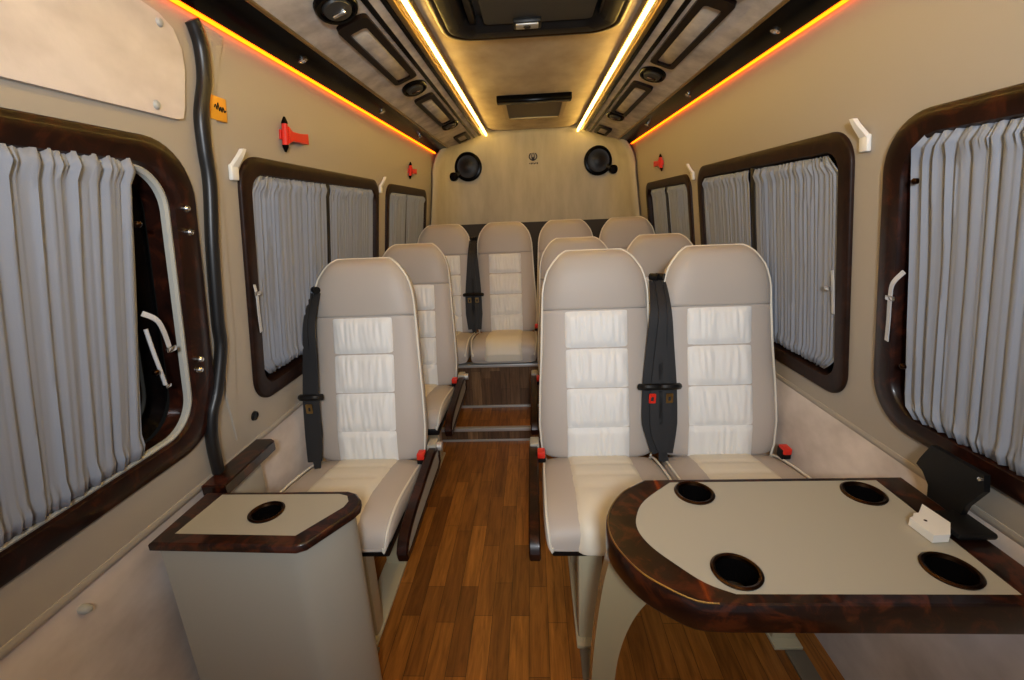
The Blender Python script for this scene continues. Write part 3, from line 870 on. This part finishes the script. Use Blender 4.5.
# rounded outer edge of the rim
rings = [[(a, b, z) for a, b in offset(outer, -sg*o)] for o, z in ((.006, TZ), (.002, TZ-.002), (0, TZ-.006), (0, TZ-.055), (.004, TZ-.062), (.012, TZ-.064), (.04, TZ-.064))]
ring_loft(bm, rings)
obj('rim', bm, M['burlred'], t, 35)
bm = nb(); plate(bm, offset(outer, -sg*.03), [], TZ-.062, TZ-.052); obj('underside', bm, M['darkwall'], t, 0)
bm = nb(); pts = [(a, b, TZ-.0005) for a, b in offset(outer, -sg*.004)][2:34]; tube(bm, pts, .0016, 6); obj('gold_line', bm, M['gold'], t)  # thin gold line along the top edge of the rim
for c in cups:
    bm = nb(); lathe(bm, [(cr+.006, 0), (cr+.007, .003), (cr+.003, .0055), (cr-.001, .004), (cr-.003, -.002)], (c[0], c[1], TZ-.001), 'z', 32); cu = obj('cup_holder', bm, M['goldrim'], t)
    bm = nb(); lathe(bm, [(cr-.001, .002), (cr-.004, -.004), (cr-.005, -.05), (cr-.012, -.056), (.0001, -.057)], (c[0], c[1], TZ-.001), 'z', 32); obj('cup', bm, M['blackgloss'], cu)
# curved pedestal panel
bm = nb()
ped = [(.150, TZ-.062)]+[(v.x, v.y) for v in smoothpath([(.138, .565, 0), (.122, .48, 0), (.107, .34, 0), (.098, .18, 0), (.098, .0, 0)], 4)]+[(.158, .0)]+[(v.x, v.y) for v in smoothpath([(.152, .15, 0), (.160, .26, 0), (.180, .35, 0), (.212, .42, 0), (.262, .475, 0), (.33, .51, 0), (.42, .53, 0)], 4)]+[(.50, TZ-.062)]
plate(bm, ped, [], .835, .872, 'acb'); obj('pedestal', bm, mat('pedestal_beige', (158, 144, 112), .18, coat=.6), t, 30)
bm = nb(); plate(bm, [(.69, TZ-.063), (.742, TZ-.063), (.736, TZ-.095)], [], .665, .68, 'acb'); obj('wall_bracket', bm, M['black'], t, 0)

# black bracket plate + white clip at the table's window edge
b = thing('bracket_plate', 'black shaped plate standing on the table edge against the right wall', 'bracket', (.85, .86, TZ))
bm = nb(); plate(bm, [(.92, .780), (.80, .782), (.793, .750), (.818, .700), (.826, .664), (.902, .664), (.906, .690), (.926, .712), (.945, .720), (.940, .736)], [], .842, .854, 'cab'); obj('plate', bm, M['black'], b, 30)
bm = nb(); box(bm, .788, .862, .762, .842, TZ+.002, TZ+.016, .006); obj('foot', bm, M['black'], b)
bm = nb(); lathe(bm, [(.0001, -.006), (.004, -.005), (.005, .002)], (.842, .803, .772), 'x', 12); obj('stud', bm, M['chrome'], b)
c = thing('white_clip', 'small white plastic block with a notch lying on the table by the black plate', 'clip', (.765, .80, TZ))
bm = nb(); plate(bm, [(.793, .856), (.799, .796), (.770, .762), (.738, .760), (.734, .812), (.746, .818), (.752, .826), (.764, .828)], [], TZ+.001, TZ+.018); obj('block', bm, M['white'], c, 30)
bm = nb(); lathe(bm, [(.0001, .0185), (.003, .0185), (.0035, .017)], (.757, .803, TZ), 'z', 12); obj('screw', bm, M['goldrim'], c)

# ------------------------------------------------------------------ side cabinet on the left
CZT = .643
k = thing('side_cabinet', 'low beige cabinet with dark burl rim and one cup holder at the left door', 'cabinet', (-.68, .9, 0))
co = [(v.x, v.y) for v in smoothpath([(-.876, .788, 0), (-.540, .778, 0)], 1)]+[(-.520, .788), (-.456, .890), (-.449, .912), (-.455, .940), (-.476, .966), (-.502, .976), (-.876, .976)]
ci = [(-.840, .820), (-.555, .811), (-.487, .910), (-.484, .932), (-.497, .956), (-.520, .964), (-.828, .966)]
bm = nb(); plate(bm, ci, [circ((-.668, .893), .034)], CZT-.02, CZT-.001); obj('cabinet_top', bm, M['laminate'], k, 30)
area = sum(co[i-1][0]*co[i][1]-co[i][0]*co[i-1][1] for i in range(len(co))); sg = 1 if area > 0 else -1
bm = nb(); plate(bm, offset(co, -sg*.005), [ci], CZT-.004, CZT)
ring_loft(bm, [[(a, b2, z) for a, b2 in offset(co, -sg*o)] for o, z in ((.005, CZT), (.0015, CZT-.002), (0, CZT-.005), (0, CZT-.018), (.004, CZT-.022), (.04, CZT-.022))])
obj('rim', bm, M['burlred'], k, 35)
bm = nb(); body = [(-.866, .802)]+[(v.x, v.y) for v in smoothpath([(-.60, .798, 0), (-.552, .802, 0), (-.516, .832, 0), (-.488, .872, 0), (-.472, .918, 0), (-.482, .952, 0), (-.508, .966, 0)], 5)]+[(-.866, .966)]
plate(bm, body, [], 0, CZT-.02)
obj('cabinet_body', bm, M['cabinet'], k, 30)
bm = nb(); lathe(bm, [(.040, 0), (.041, .003), (.037, .005), (.033, .003), (.031, -.002)], (-.668, .893, CZT-.001), 'z', 28); cu = obj('cup_holder', bm, M['goldrim'], k)
bm = nb(); lathe(bm, [(.033, .002), (.030, -.004), (.029, -.016), (.0001, -.017)], (-.668, .893, CZT-.001), 'z', 28); obj('cup', bm, M['blackgloss'], cu)
l = thing('wall_ledge', 'short dark burl ledge on the left wall behind the side cabinet', 'ledge', (-.87, 1.1, .61))
bm = nb(); plate(bm, [(-.898, .985), (-.832, .985), (-.835, 1.225), (-.848, 1.238), (-.905, 1.238)], [], .622, .655); bmesh.ops.bevel(bm, geom=[e for e in bm.edges], offset=.003, segments=2, affect='EDGES'); obj('ledge', bm, M['burlred'], l, 30)
bm = nb(); box(bm, -.900, -.868, 1.02, 1.19, .50, .622, .004); obj('support', bm, M['cabinet'], l)

# ------------------------------------------------------------------ light and camera
w = bpy.data.worlds.new('world'); scene.world = w; w.use_nodes = True
w.node_tree.nodes['Background'].inputs[0].default_value = (.92, .96, 1.0, 1)
w.node_tree.nodes['Background'].inputs[1].default_value = .22
ld = bpy.data.lights.new('flash_spot', 'SPOT'); ld.energy = 104; ld.shadow_soft_size = .09; ld.color = (.88, .94, 1)  # added unseen spot behind the camera, standing in for its flash
ld.spot_size = math.radians(116); ld.spot_blend = 1
lo = bpy.data.objects.new('flash_spot', ld); COL.objects.link(lo); lo.location = (.06, -.42, 1.56)
lo.rotation_euler = (Vector((.02, 2.2, 1.42))-lo.location).to_track_quat('-Z', 'Y').to_euler()

F, cx, cy = 450., 512, 340
vd = Vector((532-cx, 210-cy, F)).normalized()          # van axis in camera (right, down, forward)
rl = math.radians(1.6)
u0 = Vector((-math.sin(rl), -math.cos(rl), 0)); up = (u0-vd*u0.dot(vd)).normalized()
xr = up.cross(vd)
if xr.x < 0: xr = -xr
# rows are the world axes seen from the camera
Mw = Matrix((xr, vd, up))
X = Mw @ Vector((1, 0, 0)); Y = -(Mw @ Vector((0, 1, 0))); Z = -(Mw @ Vector((0, 0, 1)))
cam = bpy.data.cameras.new('camera'); co_ = bpy.data.objects.new('camera', cam); COL.objects.link(co_)
cam.sensor_width = 36; cam.lens = F/1024*36; cam.clip_start = .01
co_.matrix_world = Matrix(((X.x, Y.x, Z.x, -.015), (X.y, Y.y, Z.y, 0), (X.z, Y.z, Z.z, 1.31), (0, 0, 0, 1)))
scene.camera = co_
vs = scene.view_settings
vs.view_transform = 'Standard'; vs.look = 'None'; vs.gamma = 1; vs.use_curve_mapping = False; vs.exposure = 0.0
